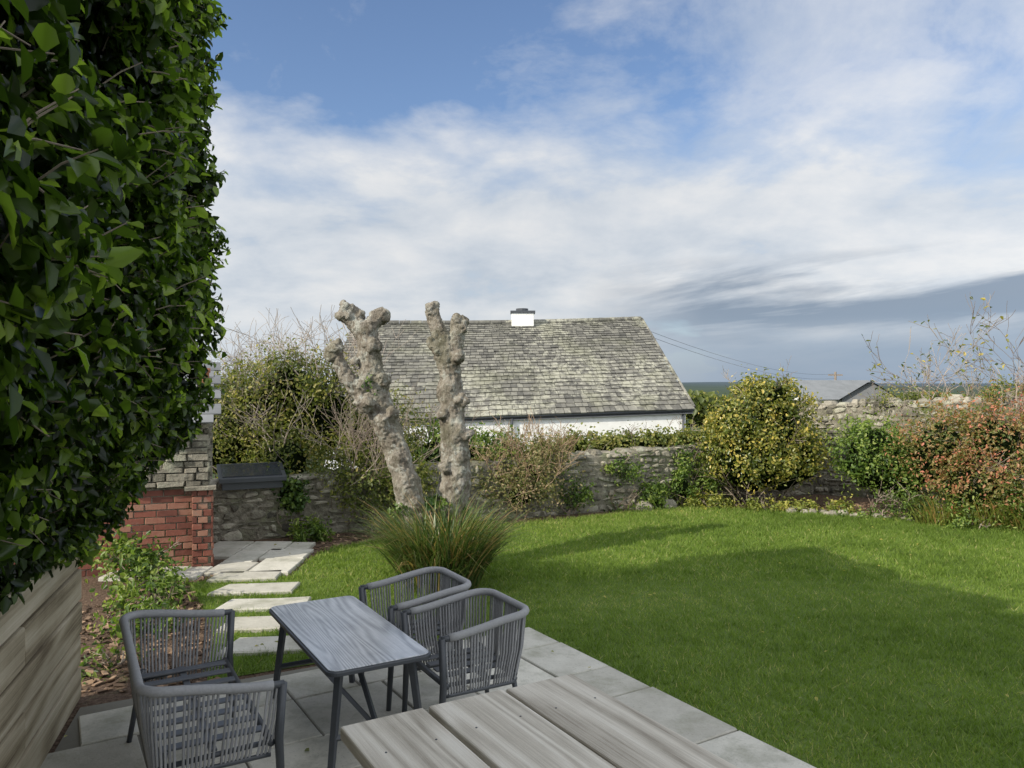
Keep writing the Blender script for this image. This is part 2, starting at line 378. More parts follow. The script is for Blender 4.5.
def coping(acc,p0,p1,h0,h1,hh=(.12,.22),ww=(.09,.2),half=.22):
    p0=Vector((*p0,0));p1=Vector((*p1,0)); L=(p1-p0).length; d=(p1-p0)/L; n=Vector((d.y,-d.x,0)); s=0
    while s<L:
        w=random.uniform(*ww); z=h0+(h1-h0)*s/L-.05; c=p0+d*(s+w/2)
        f=lambda:half*random.uniform(.75,1.05)
        q=[c-d*w*.52-n*f(),c+d*w*.52-n*f(),c+d*w*.52+n*f(),c-d*w*.52+n*f()]
        for k in q:k.z=z
        acc.rock(q[::1],(random.uniform(-.15,.15),random.uniform(-.15,.15),1),random.uniform(*hh),min(w*.35,.07),random.random(),.5); s+=w
e=empty('garden_stone_wall'); L0=(-6.2,9.05);L1=(5.5,14.45)
corewall('mortar',L0,L1,.70,1.08,.2,e,M_mortar); a=Acc()
for sd_ in(1,-1): masonry(a,L0,L1,.70,1.08,sd_,rub=True,rowh=(.06,.14),lenr=(.09,.26),depth=.04,ins=.03,jit=.026,gap=.035,half=.188)
coping(a,L0,L1,.68,1.06,(.06,.12),(.15,.4),.2); a.obj('stones',M_stone,e)
e=empty('boundary_stone_wall'); R0=(5.4,14.75);R1=(11.5,10.85)
corewall('mortar',R0,R1,1.62,1.97,.22,e,M_mortar); a=Acc()
for sd_ in(1,-1): masonry(a,R0,R1,1.62,1.97,sd_,rub=True,rowh=(.06,.14),lenr=(.09,.22),depth=.04,ins=.03,jit=.026,gap=.036,half=.208)
coping(a,R0,R1,1.64,1.98,(.08,.16),(.08,.28),.22); coping(a,R0,R1,1.58,1.92,(.10,.15),(.1,.2),.22); a.obj('stones',M_stone,e)

# ---------------------------------------------------------------- outbuilding
e=empty('brick_outbuilding'); rz=math.radians(21); cpt=Vector((-3.33,8.55,0)); Rm=Matrix.Rotation(rz,3,'Z'); e.location=cpt-Rm@cpt; e.rotation_euler=(0,0,rz)
a=Acc(); a.box((-4.3,9.32,.45),(.92,0,0),(0,.66,0),(0,0,.45)); a.box((-4.3,9.32,1.26),(.92,0,0),(0,.66,0),(0,0,.355)); 
a.box((-3.43,8.63,.43),(.085,0,0),(0,.09,0),(0,0,.43)); a.obj('mortar',M_mortar,e)
a=Acc()
masonry(a,(-5.25,8.66),(-3.52,8.66),.9,.9,1,0,(.073,.076),(.21,.23),.012,.006,.002,.011,0.0,True)
masonry(a,(-3.54,8.54),(-3.33,8.54),.88,.88,1,0,(.073,.076),(.11,.115),.02,.006,.003,.011,0.0,True)
masonry(a,(-3.34,8.52),(-3.34,8.72),.88,.88,1,0,(.073,.076),(.1,.11),.02,.006,.003,.011,0.0,True)
masonry(a,(-3.38,8.75),(-3.38,9.98),.9,.9,1,0,(.073,.076),(.21,.23),.012,.006,.002,.011,0.0,True)
a.obj('brickwork',M_brick,e)
a=Acc()
masonry(a,(-5.25,8.655),(-3.36,8.655),1.62,1.62,1,.92,(.04,.09),(.12,.34),.05,.012,.008,.008,0.0)
masonry(a,(-3.38,8.62),(-3.38,9.98),1.62,1.62,1,.92,(.04,.09),(.12,.3),.04,.012,.008,.008,0.0)
a.box((-3.45,8.62,.90),(.16,0,0),(0,.13,0),(0,0,.018),.6)
a.obj('slatestone',M_stone,e)
a=Acc()
for r in range(8):
    for c in range(9):
        y0=8.48+r*.19; x0=-5.42+c*.235+(r%2)*.08; z=1.62+r*.085
        a.chip([(x0,y0,z),(x0+.225,y0,z),(x0+.225,y0+.26,z+.105),(x0,y0+.26,z+.105)],Vector((0,-.4,.9)),.014,.002,random.random(),.8)
a.obj('roof_slates',M_dslate,e)
a=Acc(); a.tube([(-3.42,9.3,1.95),(-3.42,9.3,2.02),(-3.42,9.3,2.03),(-3.42,9.3,2.18),(-3.42,9.3,2.19),(-3.42,9.3,2.24)],[.075,.075,.06,.055,.07,.07],14); a.obj('chimney_pot',M_terra,e,True)
e=empty('cold_frame'); a=Acc(); ax=Vector((.908,.419,0)); ay=Vector((-.38,.83,.3))
c=Vector((-3.45,10.2,.88)); a.box(c,ax*.42,ay*.25,Vector((0,0,.03)),.2); a.box(c+Vector((0,0,-.08)),ax*.38,ay*.2,Vector((0,0,.06))); a.obj('frame',M_metal,e,bevel=.006)
a=Acc(); a.box(c+Vector((0,-.01,.034)),ax*.37,ay*.2,Vector((0,0,.004)),.4); a.obj('panel',plain('dark_glass',(.03,.035,.045),.12),e)

# ---------------------------------------------------------------- cottage
e=empty('slate_roofed_cottage')
ER=Vector((5.2,22,1.36)); EL=Vector((-5.2,20.4,1.05)); RR=Vector((4.3,25.6,4.2)); RL=Vector((-5.0,24.2,3.95))
BR=RR+(RR-ER)*1.0; BR.z=ER.z; BL=RL+(RL-EL)*1.0; BL.z=EL.z
def roofplane(acc,e0,e1,r0,r1,nr,nc):
    nrm=(e1-e0).cross(r0-e0).normalized()
    if nrm.z<0: nrm=-nrm
    f=lambda u,v:(e0.lerp(e1,u)).lerp(r0.lerp(r1,u),v)-Vector((0,0,.06*math.sin(u*math.pi)*v))+Vector((0,0,.025*noise.noise(Vector((u*7,v*4,1)))))
    vv=[0]
    for r in range(nr): vv.append(vv[-1]+1.35-.7*r/nr)
    vv=[x/vv[-1] for x in vv]
    for r in range(nr):
        u=-random.random()/nc
        while u<1:
            du=random.uniform(.6,1.45)/nc; u0=max(0,u+.0005);u1=min(1,u+du-.0005)
            if u1>u0:
                lo=random.uniform(.012,.03); j=random.uniform(-.12,.05)*(vv[r+1]-vv[r])
                v0=max(0,vv[r]+j) if r else vv[r]-.012; v1=min(1,vv[r+1]+.01)
                a0=f(u0,v0)+nrm*(lo+.02);a1=f(u1,v0)+nrm*(lo+.02+random.uniform(-.006,.006));b0=f(u0,v1)+nrm*.006;b1=f(u1,v1)+nrm*.006
                acc.add([a0,a1,b1,b0,a0-nrm*(lo+.02),a1-nrm*(lo+.02)],[[0,1,2,3],[4,5,1,0]],random.random())
            u+=du
a=Acc(); roofplane(a,EL,ER,RL,RR,30,50); roofplane(a,BL,BR,RL,RR,16,30); a.obj('roof_slates',M_slate,e)
nn=Vector((0,0,.15))
a=Acc(); a.add([EL-nn,ER-nn,RR-nn,RL-nn,BR-nn,BL-nn],[[0,1,2,3],[3,2,4,5],[0,3,5],[1,4,2]]); a.obj('roof_deck',M_dslate,e)
a=Acc()
for i in range(26):
    p=RL.lerp(RR,i/26);q=RL.lerp(RR,(i+.97)/26); s1=.06*math.sin(i/26*math.pi); p=p-Vector((0,0,s1-.02)); q=q-Vector((0,0,s1-.02)); a.tube([p,q],[.085,.085],8,random.uniform(.2,.6))
for i in range(14):
    p=ER.lerp(RR,i/14);q=ER.lerp(RR,(i+1)/14); a.tube([p+Vector((.02,0,.03)),q+Vector((.02,0,.03))],[.04,.035],6,random.random())
a.obj('ridge_tiles',M_slate,e)
a=Acc(); ins=lambda P,dx,dy:Vector((P.x+dx,P.y+dy,0))
c=[ins(EL,.2,.10),ins(ER,-.22,.08),ins(BR,-.2,-.1),ins(BL,.2,-.1)]; zt=[EL.z-.09,ER.z-.09,BR.z-.09,BL.z-.09]
vs=[Vector((p.x,p.y,-1.6)) for p in c]+[Vector((p.x,p.y,z)) for p,z in zip(c,zt)]+[RL+Vector((.2,0,-.27)),RR+Vector((-.2,0,-.27))]
a.add(vs,[[0,1,5,4],[2,3,7,6],[1,2,6,9,5],[3,0,4,8,7]]); a.obj('walls',M_white,e)
a=Acc(); g0=EL+Vector((0,.0,-.05)); g1=ER+Vector((0,.0,-.05)); a.tube([g0,g1],[.04,.04],8); a.tube([g1+Vector((-.3,.02,0)),g1+Vector((-.3,.02,-2.9))],.035,8); a.tube([g0.lerp(g1,.50)+Vector((0,.02,0)),g0.lerp(g1,.5)+Vector((0,.02,-2.5))],.035,8); a.obj('gutter',M_metal,e,True)
dx=(ER-EL).normalized()
for s in (2.2,4.6,7.2):
    p=EL+dx*s+Vector((0,.09,-1.5)); dh=Vector((dx.x,dx.y,0))
    a=Acc(); a.box(p+Vector((0,-.02,0)),dh*.45,Vector((0,.03,0)),Vector((0,0,.5))); a.obj('window_frame',M_white,e)
    a=Acc()
    for sx in(-1,1):
        for sz in (-1,1): a.box(p+dh*.215*sx+Vector((0,-.055,.24*sz)),dh*.19,Vector((0,.01,0)),Vector((0,0,.21)))
    a.obj('window_glass',bpy.data.materials['dark_glass'],e)
a=Acc(); ch=RL.lerp(RR,.575); a.box(ch+Vector((0,0,.03)),(.36,0,0),(0,.25,0),(0,0,.22)); a.obj('chimney',M_white,e,bevel=.02)
a=Acc(); a.box(ch+Vector((0,0,.28)),(.4,0,0),(0,.29,0),(0,0,.035)); a.tube([ch+Vector((-.02,0,.31)),ch+Vector((-.02,0,.40))],.2,12); a.obj('chimney_cap',M_metal,e)

def barn(name,x,y,w,d,zb,ze,zr,rot,mr,mw):
    e=empty(name,(x,y,0)); e.rotation_euler=(0,0,rot); a=Acc()
    a.add([(-w,-d,zb),(w,-d,zb),(w,d,zb),(-w,d,zb),(-w,-d,ze),(w,-d,ze),(w,d,ze),(-w,d,ze),(-w,0,zr),(w,0,zr)],[[0,1,5,4],[2,3,7,6],[1,2,6,9,5],[3,0,4,8,7]]); a.obj('walls',mw,e)
    a=Acc(); o=.25; dz=(zr-ze)/d*o
    a.add([(-w-o,-d-o,ze-dz),(w+o,-d-o,ze-dz),(w+o,0,zr+.06),(-w-o,0,zr+.06),(-w-o,d+o,ze-dz),(w+o,d+o,ze-dz)],[[0,1,2,3],[3,2,5,4]]); a.obj('roof',mr,e)
barn('farm_building',17.0,42,2.4,2.2,-2,1.35,2.2,.15,surf('pale_roof',[(.2,(.15,.16,.165)),(.8,(.23,.24,.25))],2,5,.8,.2,.02,0),M_white)
barn('slate_shed',18.6,40,2.0,1.3,-2,1.35,2.15,1.15,M_dslate,M_dslate)
e=empty('utility_pole'); a=Acc(); a.tube([(25.2,60,-2),(25.2,60,3.0)],[.13,.09],8); a.box((25.2,60,2.75),(.55,0,0),(0,.05,0),(0,0,.05)); a.obj('pole',M_twig,e)
a=Acc()
for off in(0,.35):
    p0=Vector((4.4,25.8,3.9-off*.5));p1=Vector((25.2,60,2.85-off)); pts=[]
    for i in range(17):
        t=i/16; p=p0.lerp(p1,t); p.z-=1.1*4*t*(1-t)*.5; pts.append(p)
    a.tube(pts,.007,4)
a.obj('cables',M_metal,e)

# ---------------------------------------------------------------- timber sleeper fence
ef=Vector((-.31,.951,0)); nf=Vector((.951,.31,0)); F0=Vector((-1.16,0,0))
e=empty('timber_sleeper_fence'); e.location=F0+ef*5.25; e.rotation_euler=(0,0,math.atan2(-ef.x,ef.y))
a=Acc()
for r in range(5):
    z=.02+r*.212
    segs=[(0,-2.42),(-2.425,-4.85),(-4.855,-7.2)] if r%2==0 else [(0,-1.25),(-1.255,-3.65),(-3.655,-7.2)]
    for (y0,y1) in segs:
        a.box((-.05+random.uniform(-.008,.008),(y0+y1)/2,z+.101),(.05,0,0),(0,abs(y0-y1)/2,0),(0,0,.0985),random.random())
a.obj('sleepers',M_fence,e,bevel=.011)
a=Acc(); a.box((-.16,-.05,.5),(.05,0,0),(0,.05,0),(0,0,.55),.3); a.box((-.16,-3,.5),(.05,0,0),(0,.05,0),(0,0,.55),.3); a.obj('posts',M_fence,e,bevel=.005)

# ---------------------------------------------------------------- tall hedge
SE=5.45; ZT=4.72
def overhang(s,z):
    tf=np.interp(z,[.6,.95,1.33,1.6,2.0,2.6,4.3,4.72],[0,.03,.34,.58,.69,.77,.74,.5])
    tn=np.interp(z,[.6,1.1,1.33,1.6,2.0,2.4,4.3,4.72],[-.05,-.05,.08,.30,.62,.80,.80,.5])
    w=min(1,max(0,(s-3.4)/1.9)); t=tn*(1-w)+tf*w
    k=.70+.035*s; l=.20*noise.noise(Vector((s*1.5,z*1.5,2)))+.13*noise.noise(Vector((s*3.6,z*3.6,7)))
    return t*k+l*max(0,min(1,t*3))
e=empty('tall_hedge')
def hp(s,o,z): return F0+ef*s+nf*o+Vector((0,0,z))
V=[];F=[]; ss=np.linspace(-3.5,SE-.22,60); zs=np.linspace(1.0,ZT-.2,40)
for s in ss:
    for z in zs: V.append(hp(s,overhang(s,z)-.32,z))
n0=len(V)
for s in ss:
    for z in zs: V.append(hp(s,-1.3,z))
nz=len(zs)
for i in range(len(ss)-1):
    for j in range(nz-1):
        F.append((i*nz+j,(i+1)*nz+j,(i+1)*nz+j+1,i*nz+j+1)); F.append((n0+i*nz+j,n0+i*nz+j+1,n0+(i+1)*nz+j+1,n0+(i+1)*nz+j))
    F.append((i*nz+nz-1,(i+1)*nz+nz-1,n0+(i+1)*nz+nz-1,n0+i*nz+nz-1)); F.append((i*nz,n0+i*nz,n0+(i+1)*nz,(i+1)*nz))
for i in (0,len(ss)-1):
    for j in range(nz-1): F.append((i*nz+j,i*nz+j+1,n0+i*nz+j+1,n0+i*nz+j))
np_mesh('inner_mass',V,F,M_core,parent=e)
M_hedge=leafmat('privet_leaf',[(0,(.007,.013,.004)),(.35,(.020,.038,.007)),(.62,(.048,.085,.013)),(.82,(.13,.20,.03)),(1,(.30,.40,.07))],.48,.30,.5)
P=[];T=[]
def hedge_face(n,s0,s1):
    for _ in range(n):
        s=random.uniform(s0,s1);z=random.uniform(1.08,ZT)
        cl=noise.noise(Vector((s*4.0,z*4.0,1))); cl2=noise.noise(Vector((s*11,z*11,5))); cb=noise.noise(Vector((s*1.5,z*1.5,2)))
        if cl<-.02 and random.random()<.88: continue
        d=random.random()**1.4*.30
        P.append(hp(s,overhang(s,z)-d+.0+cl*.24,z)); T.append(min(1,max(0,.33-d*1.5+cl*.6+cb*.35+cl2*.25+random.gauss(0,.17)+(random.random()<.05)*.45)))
hedge_face(94000,1.0,SE); hedge_face(5000,-3.5,1.0)
Nn=[tuple(nf+Vector((0,0,.35)))]*len(P)
Pe=[];Te=[];Ne=[]
for _ in range(12000):
    z=random.uniform(.95,ZT); o=random.uniform(-1.3,overhang(SE,z)+.02); Pe.append(hp(SE-random.random()**1.5*.25+.08*noise.noise(Vector((o*3,z*3,9))),o,z)); Te.append(random.gauss(.45,.17)); Ne.append(tuple(ef))
for _ in range(9000):
    s=random.uniform(-3.5,SE); o=random.uniform(-1.3,.45); Pe.append(hp(s,o,ZT-random.random()*.25+.1*noise.noise(Vector((s*2,o*2,4))))); Te.append(random.gauss(.6,.17)); Ne.append((0,0,1))
for _ in range(4000):
    s=random.uniform(-3.5,SE); z=random.uniform(.3,ZT); Pe.append(hp(s,-1.3+random.uniform(-.1,.1),z)); Te.append(random.gauss(.5,.17)); Ne.append(tuple(-nf))
sh=Acc()
for _ in range(1100):
    s=random.uniform(1.0,SE+.02);z=random.uniform(1.5,ZT); p=hp(s,overhang(s,z)-.05,z); d=(nf*random.uniform(.4,1)+ef*random.gauss(.1,.6)+Vector((0,0,random.gauss(.3,.5)))).normalized(); L=random.uniform(.06,.24)
    sh.tube([p,p+d*L*.5+Vector((0,0,.01)),p+d*L],[.003,.0025,.0015],4,.5,False)
    for k in range(int(L/.024)):
        Pe.append(p+d*(k+1)*.024); Te.append(random.uniform(.55,1)); Ne.append(tuple(d+Vector((0,0,.8))))
allP=np.array([tuple(p) for p in P+Pe]); allN=np.array(Nn+Ne); allT=np.clip(np.array(T+Te),0,1)
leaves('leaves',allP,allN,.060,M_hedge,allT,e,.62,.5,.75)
for _ in range(110):
    s=random.uniform(.8,SE-.3);z=random.uniform(1.3,4.2); p=hp(s,overhang(s,z)-.35,z); grow(sh,p,(nf+Vector((random.gauss(0,.4),random.gauss(0,.4),random.gauss(.2,.4)))).normalized(),.28,.008,1)
sh.obj('shoots',M_twig,e)

# ---------------------------------------------------------------- pollarded tree
e=empty('pollarded_tree'); a=Acc()
def sm(pts,rs,n=4):
    P=[];R=[]
    for i in range(len(pts)-1):
        p=[Vector(pts[max(0,min(len(pts)-1,i+k))]) for k in(-1,0,1,2)]
        for j in range(n):
            t=j/n; P.append(.5*((2*p[1])+(p[2]-p[0])*t+(2*p[0]-5*p[1]+4*p[2]-p[3])*t*t+(-p[0]+3*p[1]-3*p[2]+p[3])*t**3)); R.append(rs[i]*(1-t)+rs[i+1]*t)
    P.append(Vector(pts[-1]));R.append(rs[-1]); return P,R
def limb(pts,rs): P,R=sm(pts,rs); R=[r*(.96+.10*noise.noise(p*6)) for p,r in zip(P,R)]; a.tube(P,R,14)
limb([(-.9,8.35,-.05),(-1.02,8.3,.5),(-1.14,8.28,1.0),(-1.31,8.3,1.52),(-1.47,8.3,1.93),(-1.53,8.28,2.34),(-1.57,8.3,2.7)],[.21,.165,.145,.14,.165,.135,.12])
limb([(-1.40,8.3,1.70),(-1.62,8.24,1.95),(-1.78,8.2,2.15),(-1.87,8.2,2.40)],[.11,.10,.08,.07])
limb([(-1.55,8.3,2.5),(-1.68,8.28,2.68),(-1.76,8.26,2.80)],[.1,.1,.075])
limb([(-1.56,8.3,2.62),(-1.47,8.34,2.74),(-1.44,8.36,2.79)],[.09,.085,.06])
limb([(-.82,8.5,-.05),(-.70,8.5,.58),(-.62,8.52,1.12),(-.65,8.5,1.55),(-.67,8.5,1.88),(-.71,8.5,2.31),(-.80,8.48,2.63),(-.87,8.47,2.84)],[.24,.185,.17,.145,.145,.135,.09,.07])
limb([(-.70,8.5,2.2),(-.64,8.5,2.45),(-.585,8.52,2.70)],[.12,.10,.085])
limb([(-.75,8.5,2.42),(-.86,8.45,2.5),(-.92,8.42,2.53)],[.07,.06,.04])
limb([(-.66,8.5,1.35),(-.58,8.42,1.5),(-.52,8.38,1.56)],[.08,.07,.05])
limb([(-1.3,8.3,1.4),(-1.36,8.2,1.62),(-1.35,8.14,1.72)],[.09,.08,.06])
knobs=[(-1.88,8.2,2.42,.095),(-1.94,8.18,2.33,.055),(-1.77,8.26,2.81,.105),(-1.68,8.3,2.80,.08),(-1.43,8.36,2.78,.09),(-1.5,8.2,2.45,.09),(-1.60,8.2,2.02,.09),(-1.38,8.22,2.09,.09),(-1.56,8.18,1.85,.11),(-1.68,8.2,2.3,.05),(-1.27,8.2,1.72,.07),
(-.88,8.46,2.87,.085),(-.58,8.52,2.72,.10),(-.53,8.46,2.64,.06),(-.82,8.42,2.44,.075),(-.59,8.4,2.34,.08),(-.55,8.42,1.88,.08),(-.75,8.41,1.72,.07),(-.72,8.4,1.15,.08),(-.50,8.44,1.5,.07)]
bm=bmesh.new()
for x,y,z,r in knobs:
    q=bmesh.ops.create_icosphere(bm,subdivisions=3,radius=r)
    for v in q['verts']:
        v.co=v.co*(1+.6*noise.noise(v.co*14+Vector((x*9,y,z*9))))+Vector((x,y,z))
bm.verts.index_update()
a.add([v.co for v in bm.verts],[[v.index for v in f.verts] for f in bm.faces]); bm.free()
o=a.obj('trunks',M_bark,e,True)
m=o.modifiers.new('r','REMESH'); m.mode='VOXEL'; m.voxel_size=.013; m.use_smooth_shade=True
m=o.modifiers.new('s','SMOOTH'); m.iterations=3; m.factor=.5
tx=bpy.data.textures.new('knots','CLOUDS'); tx.noise_scale=.17; tx.noise_depth=4
m=o.modifiers.new('d','DISPLACE'); m.texture=tx; m.strength=.075; m.mid_level=.5
tx=bpy.data.textures.new('ridges','CLOUDS'); tx.noise_scale=.03
m=o.modifiers.new('d2','DISPLACE'); m.texture=tx; m.strength=.03; m.mid_level=.5
M_ivy=leafmat('ivy_leaf',[(0,(.02,.045,.01)),(.5,(.055,.11,.02)),(1,(.16,.22,.04))],.25,.4)
P_,N_,T_=blob_pts([(-1.50,8.2,2.0,.10,.08,.14),(-1.02,8.3,.55,.3,.25,.3),(-.66,8.35,.5,.22,.2,.3)],900,.03); leaves('ivy',P_,N_,.045,M_ivy,T_,e,.8)

def strap(name,c,rx,ry,n,L,w,mat,parent=None,lean=.5,upr=(1.1,1.5),bendr=(.08,.26)):
    V=[];F=[];T=[]; k=6
    for _ in range(n):
        r=math.sqrt(random.random()); a=random.uniform(0,6.283); bx=c[0]+math.cos(a)*r*rx*.75; by=c[1]+math.sin(a)*r*ry*.75
        az=a+random.gauss(0,.8); l=L*random.uniform(.5,1.15); d=Vector((math.cos(az),math.sin(az),0)); sd=Vector((-d.y,d.x,0)); sd=(sd+d*random.gauss(0,.8)).normalized()
        th=random.uniform(*upr)-r*lean*.35; p=Vector((bx,by,c[2])); t=min(1,max(0,random.gauss(.45,.27))); i0=len(V); bend=random.uniform(*bendr)
        for j in range(k):
            ww=w*.5*(1-(j/(k-1))**2*.95)
            V+= [p-sd*ww,p+sd*ww]; p=p+(d*math.cos(th)+Vector((0,0,1))*math.sin(th))*(l/(k-1)); th-=bend*(.4+j*.35)
            if p.z<c[2]+.02: p.z=c[2]+.02
            if j<k-1: F.append((i0+2*j,i0+2*j+1,i0+2*j+3,i0+2*j+2)); T.append(t)
    return np_mesh(name,[tuple(v) for v in V],F,mat,T,parent)
M_strap=leafmat('strappy_leaf',[(0,(.38,.26,.12)),(.2,(.22,.17,.07)),(.32,(.05,.085,.025)),(.65,(.10,.15,.04)),(1,(.24,.28,.09))],.3,.4)
M_crocos=leafmat('montbretia_leaf',[(0,(.40,.25,.10)),(.3,(.24,.22,.06)),(.6,(.15,.21,.045)),(1,(.27,.33,.09))],.4,.45)
strap('iris_clump',(-.70,7.75,0),.48,.42,1900,1.0,.016,M_strap,None,.4,(1.15,1.54),(.12,.40))

# ---------------------------------------------------------------- shrubs
G=lambda *c:[(i/(len(c)-1),x) for i,x in enumerate(c)]
M_b1=leafmat('shrub_mixed',G((.05,.07,.018),(.105,.13,.03),(.20,.215,.05),(.34,.29,.10)))
M_b2=leafmat('shrub_brown',G((.08,.10,.03),(.15,.17,.05),(.25,.22,.10),(.40,.29,.18)))
M_b3=leafmat('shrub_yellowgreen',G((.04,.06,.015),(.11,.14,.028),(.24,.24,.05),(.54,.42,.10)),.3,.3,.5)
M_b4=leafmat('shrub_green',G((.03,.055,.012),(.07,.125,.022),(.15,.22,.04),(.28,.33,.08)))
M_b5=leafmat('shrub_russet',G((.07,.11,.03),(.16,.19,.05),(.32,.21,.09),(.54,.20,.13)))
M_flower=leafmat('red_flower',G((.36,.10,.07),(.5,.20,.15)),.3)
M_yel=leafmat('yellow_groundcover',G((.10,.13,.03),(.22,.25,.05),(.42,.38,.08)),.3)
bush('mixed_shrub',[(-4.3,11.6,1.2,.8,.6,.95),(-3.7,11.5,1.5,.75,.6,.95),(-2.9,11.7,1.5,.8,.6,.85),(-2.2,11.9,1.15,.8,.6,.7),(-3.2,10.9,.95,.5,.4,.5),(-3.3,11.4,2.0,.6,.5,.5)],23000,.055,M_b1,.15,.65,core=.55,twigs=70,twigmat=M_twigp,twigL=.6)
e=empty('bare_twiggy_shrub'); a=Acc()
for i in range(34):
    x=random.uniform(-4.9,-1.6); grow(a,Vector((x,11.9+random.uniform(-.4,.5),1.4)),Vector((random.gauss(0,.25),random.gauss(0,.25),1)).normalized(),random.uniform(.6,1.0),.011,3,None,.25,3,.003)
a.obj('twigs',M_twigp,e)
bush('trailing_shrub',[(-1.95,10.55,.55,.45,.4,.5),(-1.5,10.9,.7,.4,.35,.5),(-2.3,10.7,.9,.4,.3,.4)],5500,.05,M_b1,.12,.6,core=0,twigs=40,twigL=.6)
bush('wall_ivy',[(-3.0,10.35,.55,.25,.15,.32)],1400,.05,M_ivy,.05,.7,.8,core=.7)
bush('fern_plant',[(-2.65,10.05,.1,.25,.2,.14)],700,.07,M_b4,.05,.7,.4,core=0)
bush('laurel_shrub',[(-1.0,12.0,.9,.7,.5,.5),(-.2,12.3,.75,.6,.5,.45)],6500,.06,M_b4,.1,.75,core=.7,twigs=10)
bush('dormant_fuchsia',[(-.35,11.75,.5,.5,.4,.5),(.25,11.95,.7,.55,.45,.55),(.1,11.7,.35,.5,.4,.35),(.55,12.1,.6,.4,.35,.5)],10000,.045,M_b2,.12,.6,core=.4,twigs=80,twigL=.42,twigmat=surf('tan_twig',[(.2,(.24,.16,.10)),(.8,(.48,.34,.23))],9,3,.9,.1,.01,.6))
bl=[]
for i in range(9):
    t=i/8; bl.append((.7+t*2.9,12.8+t*.85,.93+.05*math.sin(i*2.3)+.12*t,.34,.26,.12+.12*((i*7)%3)/2))
bush('ivy_hedge',bl,9500,.055,M_b1,.08,.75,.7,core=.75,twigs=20,twigL=.22)
bush('wall_climber',[(.95,12.0,.35,.25,.12,.3),(1.75,12.42,.6,.28,.12,.25),(2.35,12.7,.3,.2,.12,.25),(2.95,13.0,.6,.3,.12,.35),(3.3,13.05,.3,.3,.15,.3)],3600,.05,M_b4,.09,.6,core=0,twigs=8,twigL=.25)
bush('variegated_shrub',[(4.22,13.0,1.12,.82,.7,.88),(4.0,12.9,.75,.8,.65,.6),(4.5,12.95,.8,.72,.6,.65),(4.3,13,1.65,.5,.45,.5),(3.85,12.9,1.3,.5,.5,.5)],21000,.06,M_b3,.10,.8,.6,core=.75,twigs=26,twigL=.35)
bush('evergreen_shrub',[(5.75,12.2,.85,.55,.5,.6),(6.1,12.1,.7,.5,.45,.55)],8000,.055,M_b4,.1,.75,core=.75)
bush('russet_shrub',[(6.45,11.6,1.0,.55,.5,.65),(7.2,11.4,1.05,.6,.5,.7),(7.9,11.0,1.1,.6,.5,.7),(6.8,11.2,.5,.65,.45,.45),(7.5,10.9,.55,.6,.4,.5)],21000,.05,M_b5,.12,.7,core=.65,twigs=50,twigL=.4)
bush('red_flowering_shrub',[(7.75,11.6,1.62,.36,.3,.22),(8.2,11.6,1.6,.4,.3,.26)],900,.04,M_flower,.12,.6,.8,core=0,twigs=14,twigL=.35)
bush('wall_top_weeds',[(6.9,13.7,1.75,.4,.2,.15),(8.3,12.8,1.9,.5,.2,.18)],1600,.045,M_b1,.08,.6,core=0)
e=empty('montbretia_border')
for i,(x,y) in enumerate([(6.3,11.25),(6.85,10.95),(7.3,10.7),(7.8,10.5),(8.3,10.3)]):
    strap('clump_%d'%(i+1),(x,y,0),.5,.25,230,.62,.017,M_crocos,e,.4,(1.0,1.5),(.12,.40))
bush('border_perennials',[(6.0,11.5,.2,.35,.2,.22),(6.6,11.1,.28,.35,.2,.25),(7.2,10.75,.3,.35,.2,.28),(7.9,10.45,.3,.35,.2,.28)],4200,.05,M_b4,.1,.6,.45,core=0,twigs=8,twigL=.25)
bush('yellow_groundcover',[(3.3,12.75,.05,.5,.25,.12),(4.2,12.45,.05,.6,.22,.1),(5.0,12.3,.05,.5,.22,.1),(2.9,13.0,.1,.4,.2,.2)],3000,.05,M_yel,.06,.6,core=0)
bush('small_shrub',[(2.3,12.6,.22,.22,.2,.25),(2.85,12.85,.3,.2,.2,.28)],1600,.05,M_b4,.06,.7,core=.6)
bush('bed_foliage',[(-3.3,7.0,.12,.28,.25,.16),(-3.7,7.6,.18,.28,.3,.2),(-2.95,6.3,.08,.22,.2,.12),(-3.95,8.0,.2,.3,.2,.24)],2000,.06,M_b4,.08,.7,core=0,twigs=4,twigL=.15)
bush('low_weeds',[(-2.95,5.6,.04,.25,.2,.07),(-3.2,6.6,.04,.3,.3,.08),(5.6,11.7,.06,.6,.15,.1),(6.6,10.8,.05,.7,.12,.1),(1.9,12.35,.05,.4,.12,.08),(-.9,10.9,.05,.7,.2,.07)],1600,.05,M_b4,.08,.6,core=0)
e=empty('sparse_leaf_tree'); a=Acc(); ends=[]
for i in range(11):
    grow(a,Vector((10.6+random.uniform(-1.3,1.4),16.5+random.uniform(-.5,.5),0)),Vector((random.gauss(0,.2),random.gauss(0,.2),1)).normalized(),1.8,.03,4,None,.2,3,.004,ends)
a.obj('branches',M_twig,e)
ends=[x for x in ends if random.random()<.14]; PP=np.array([tuple(p) for p,d in ends]); leaves('leaves',PP,np.tile([0,0,1.],(len(PP),1)),.10,M_b3,rng.random(len(PP)),e)
PD=[];TD=[]
for i in range(24000):
    x=random.uniform(-30,60); y=62+x*.15+random.gauss(0,1.2); top=.9+1.0*noise.noise(Vector((x*.18,1,0)))+.5*noise.noise(Vector((x*.7,4,0))); PD.append((x,y,-1.4+random.random()**.6*(top+1.4))); TD.append(random.random()*.7)
leaves('distant_hedgerow',np.array(PD),np.tile([0,-.5,.6],(len(PD),1)),.5,M_b1,np.array(TD),None,.8)
a=Acc()
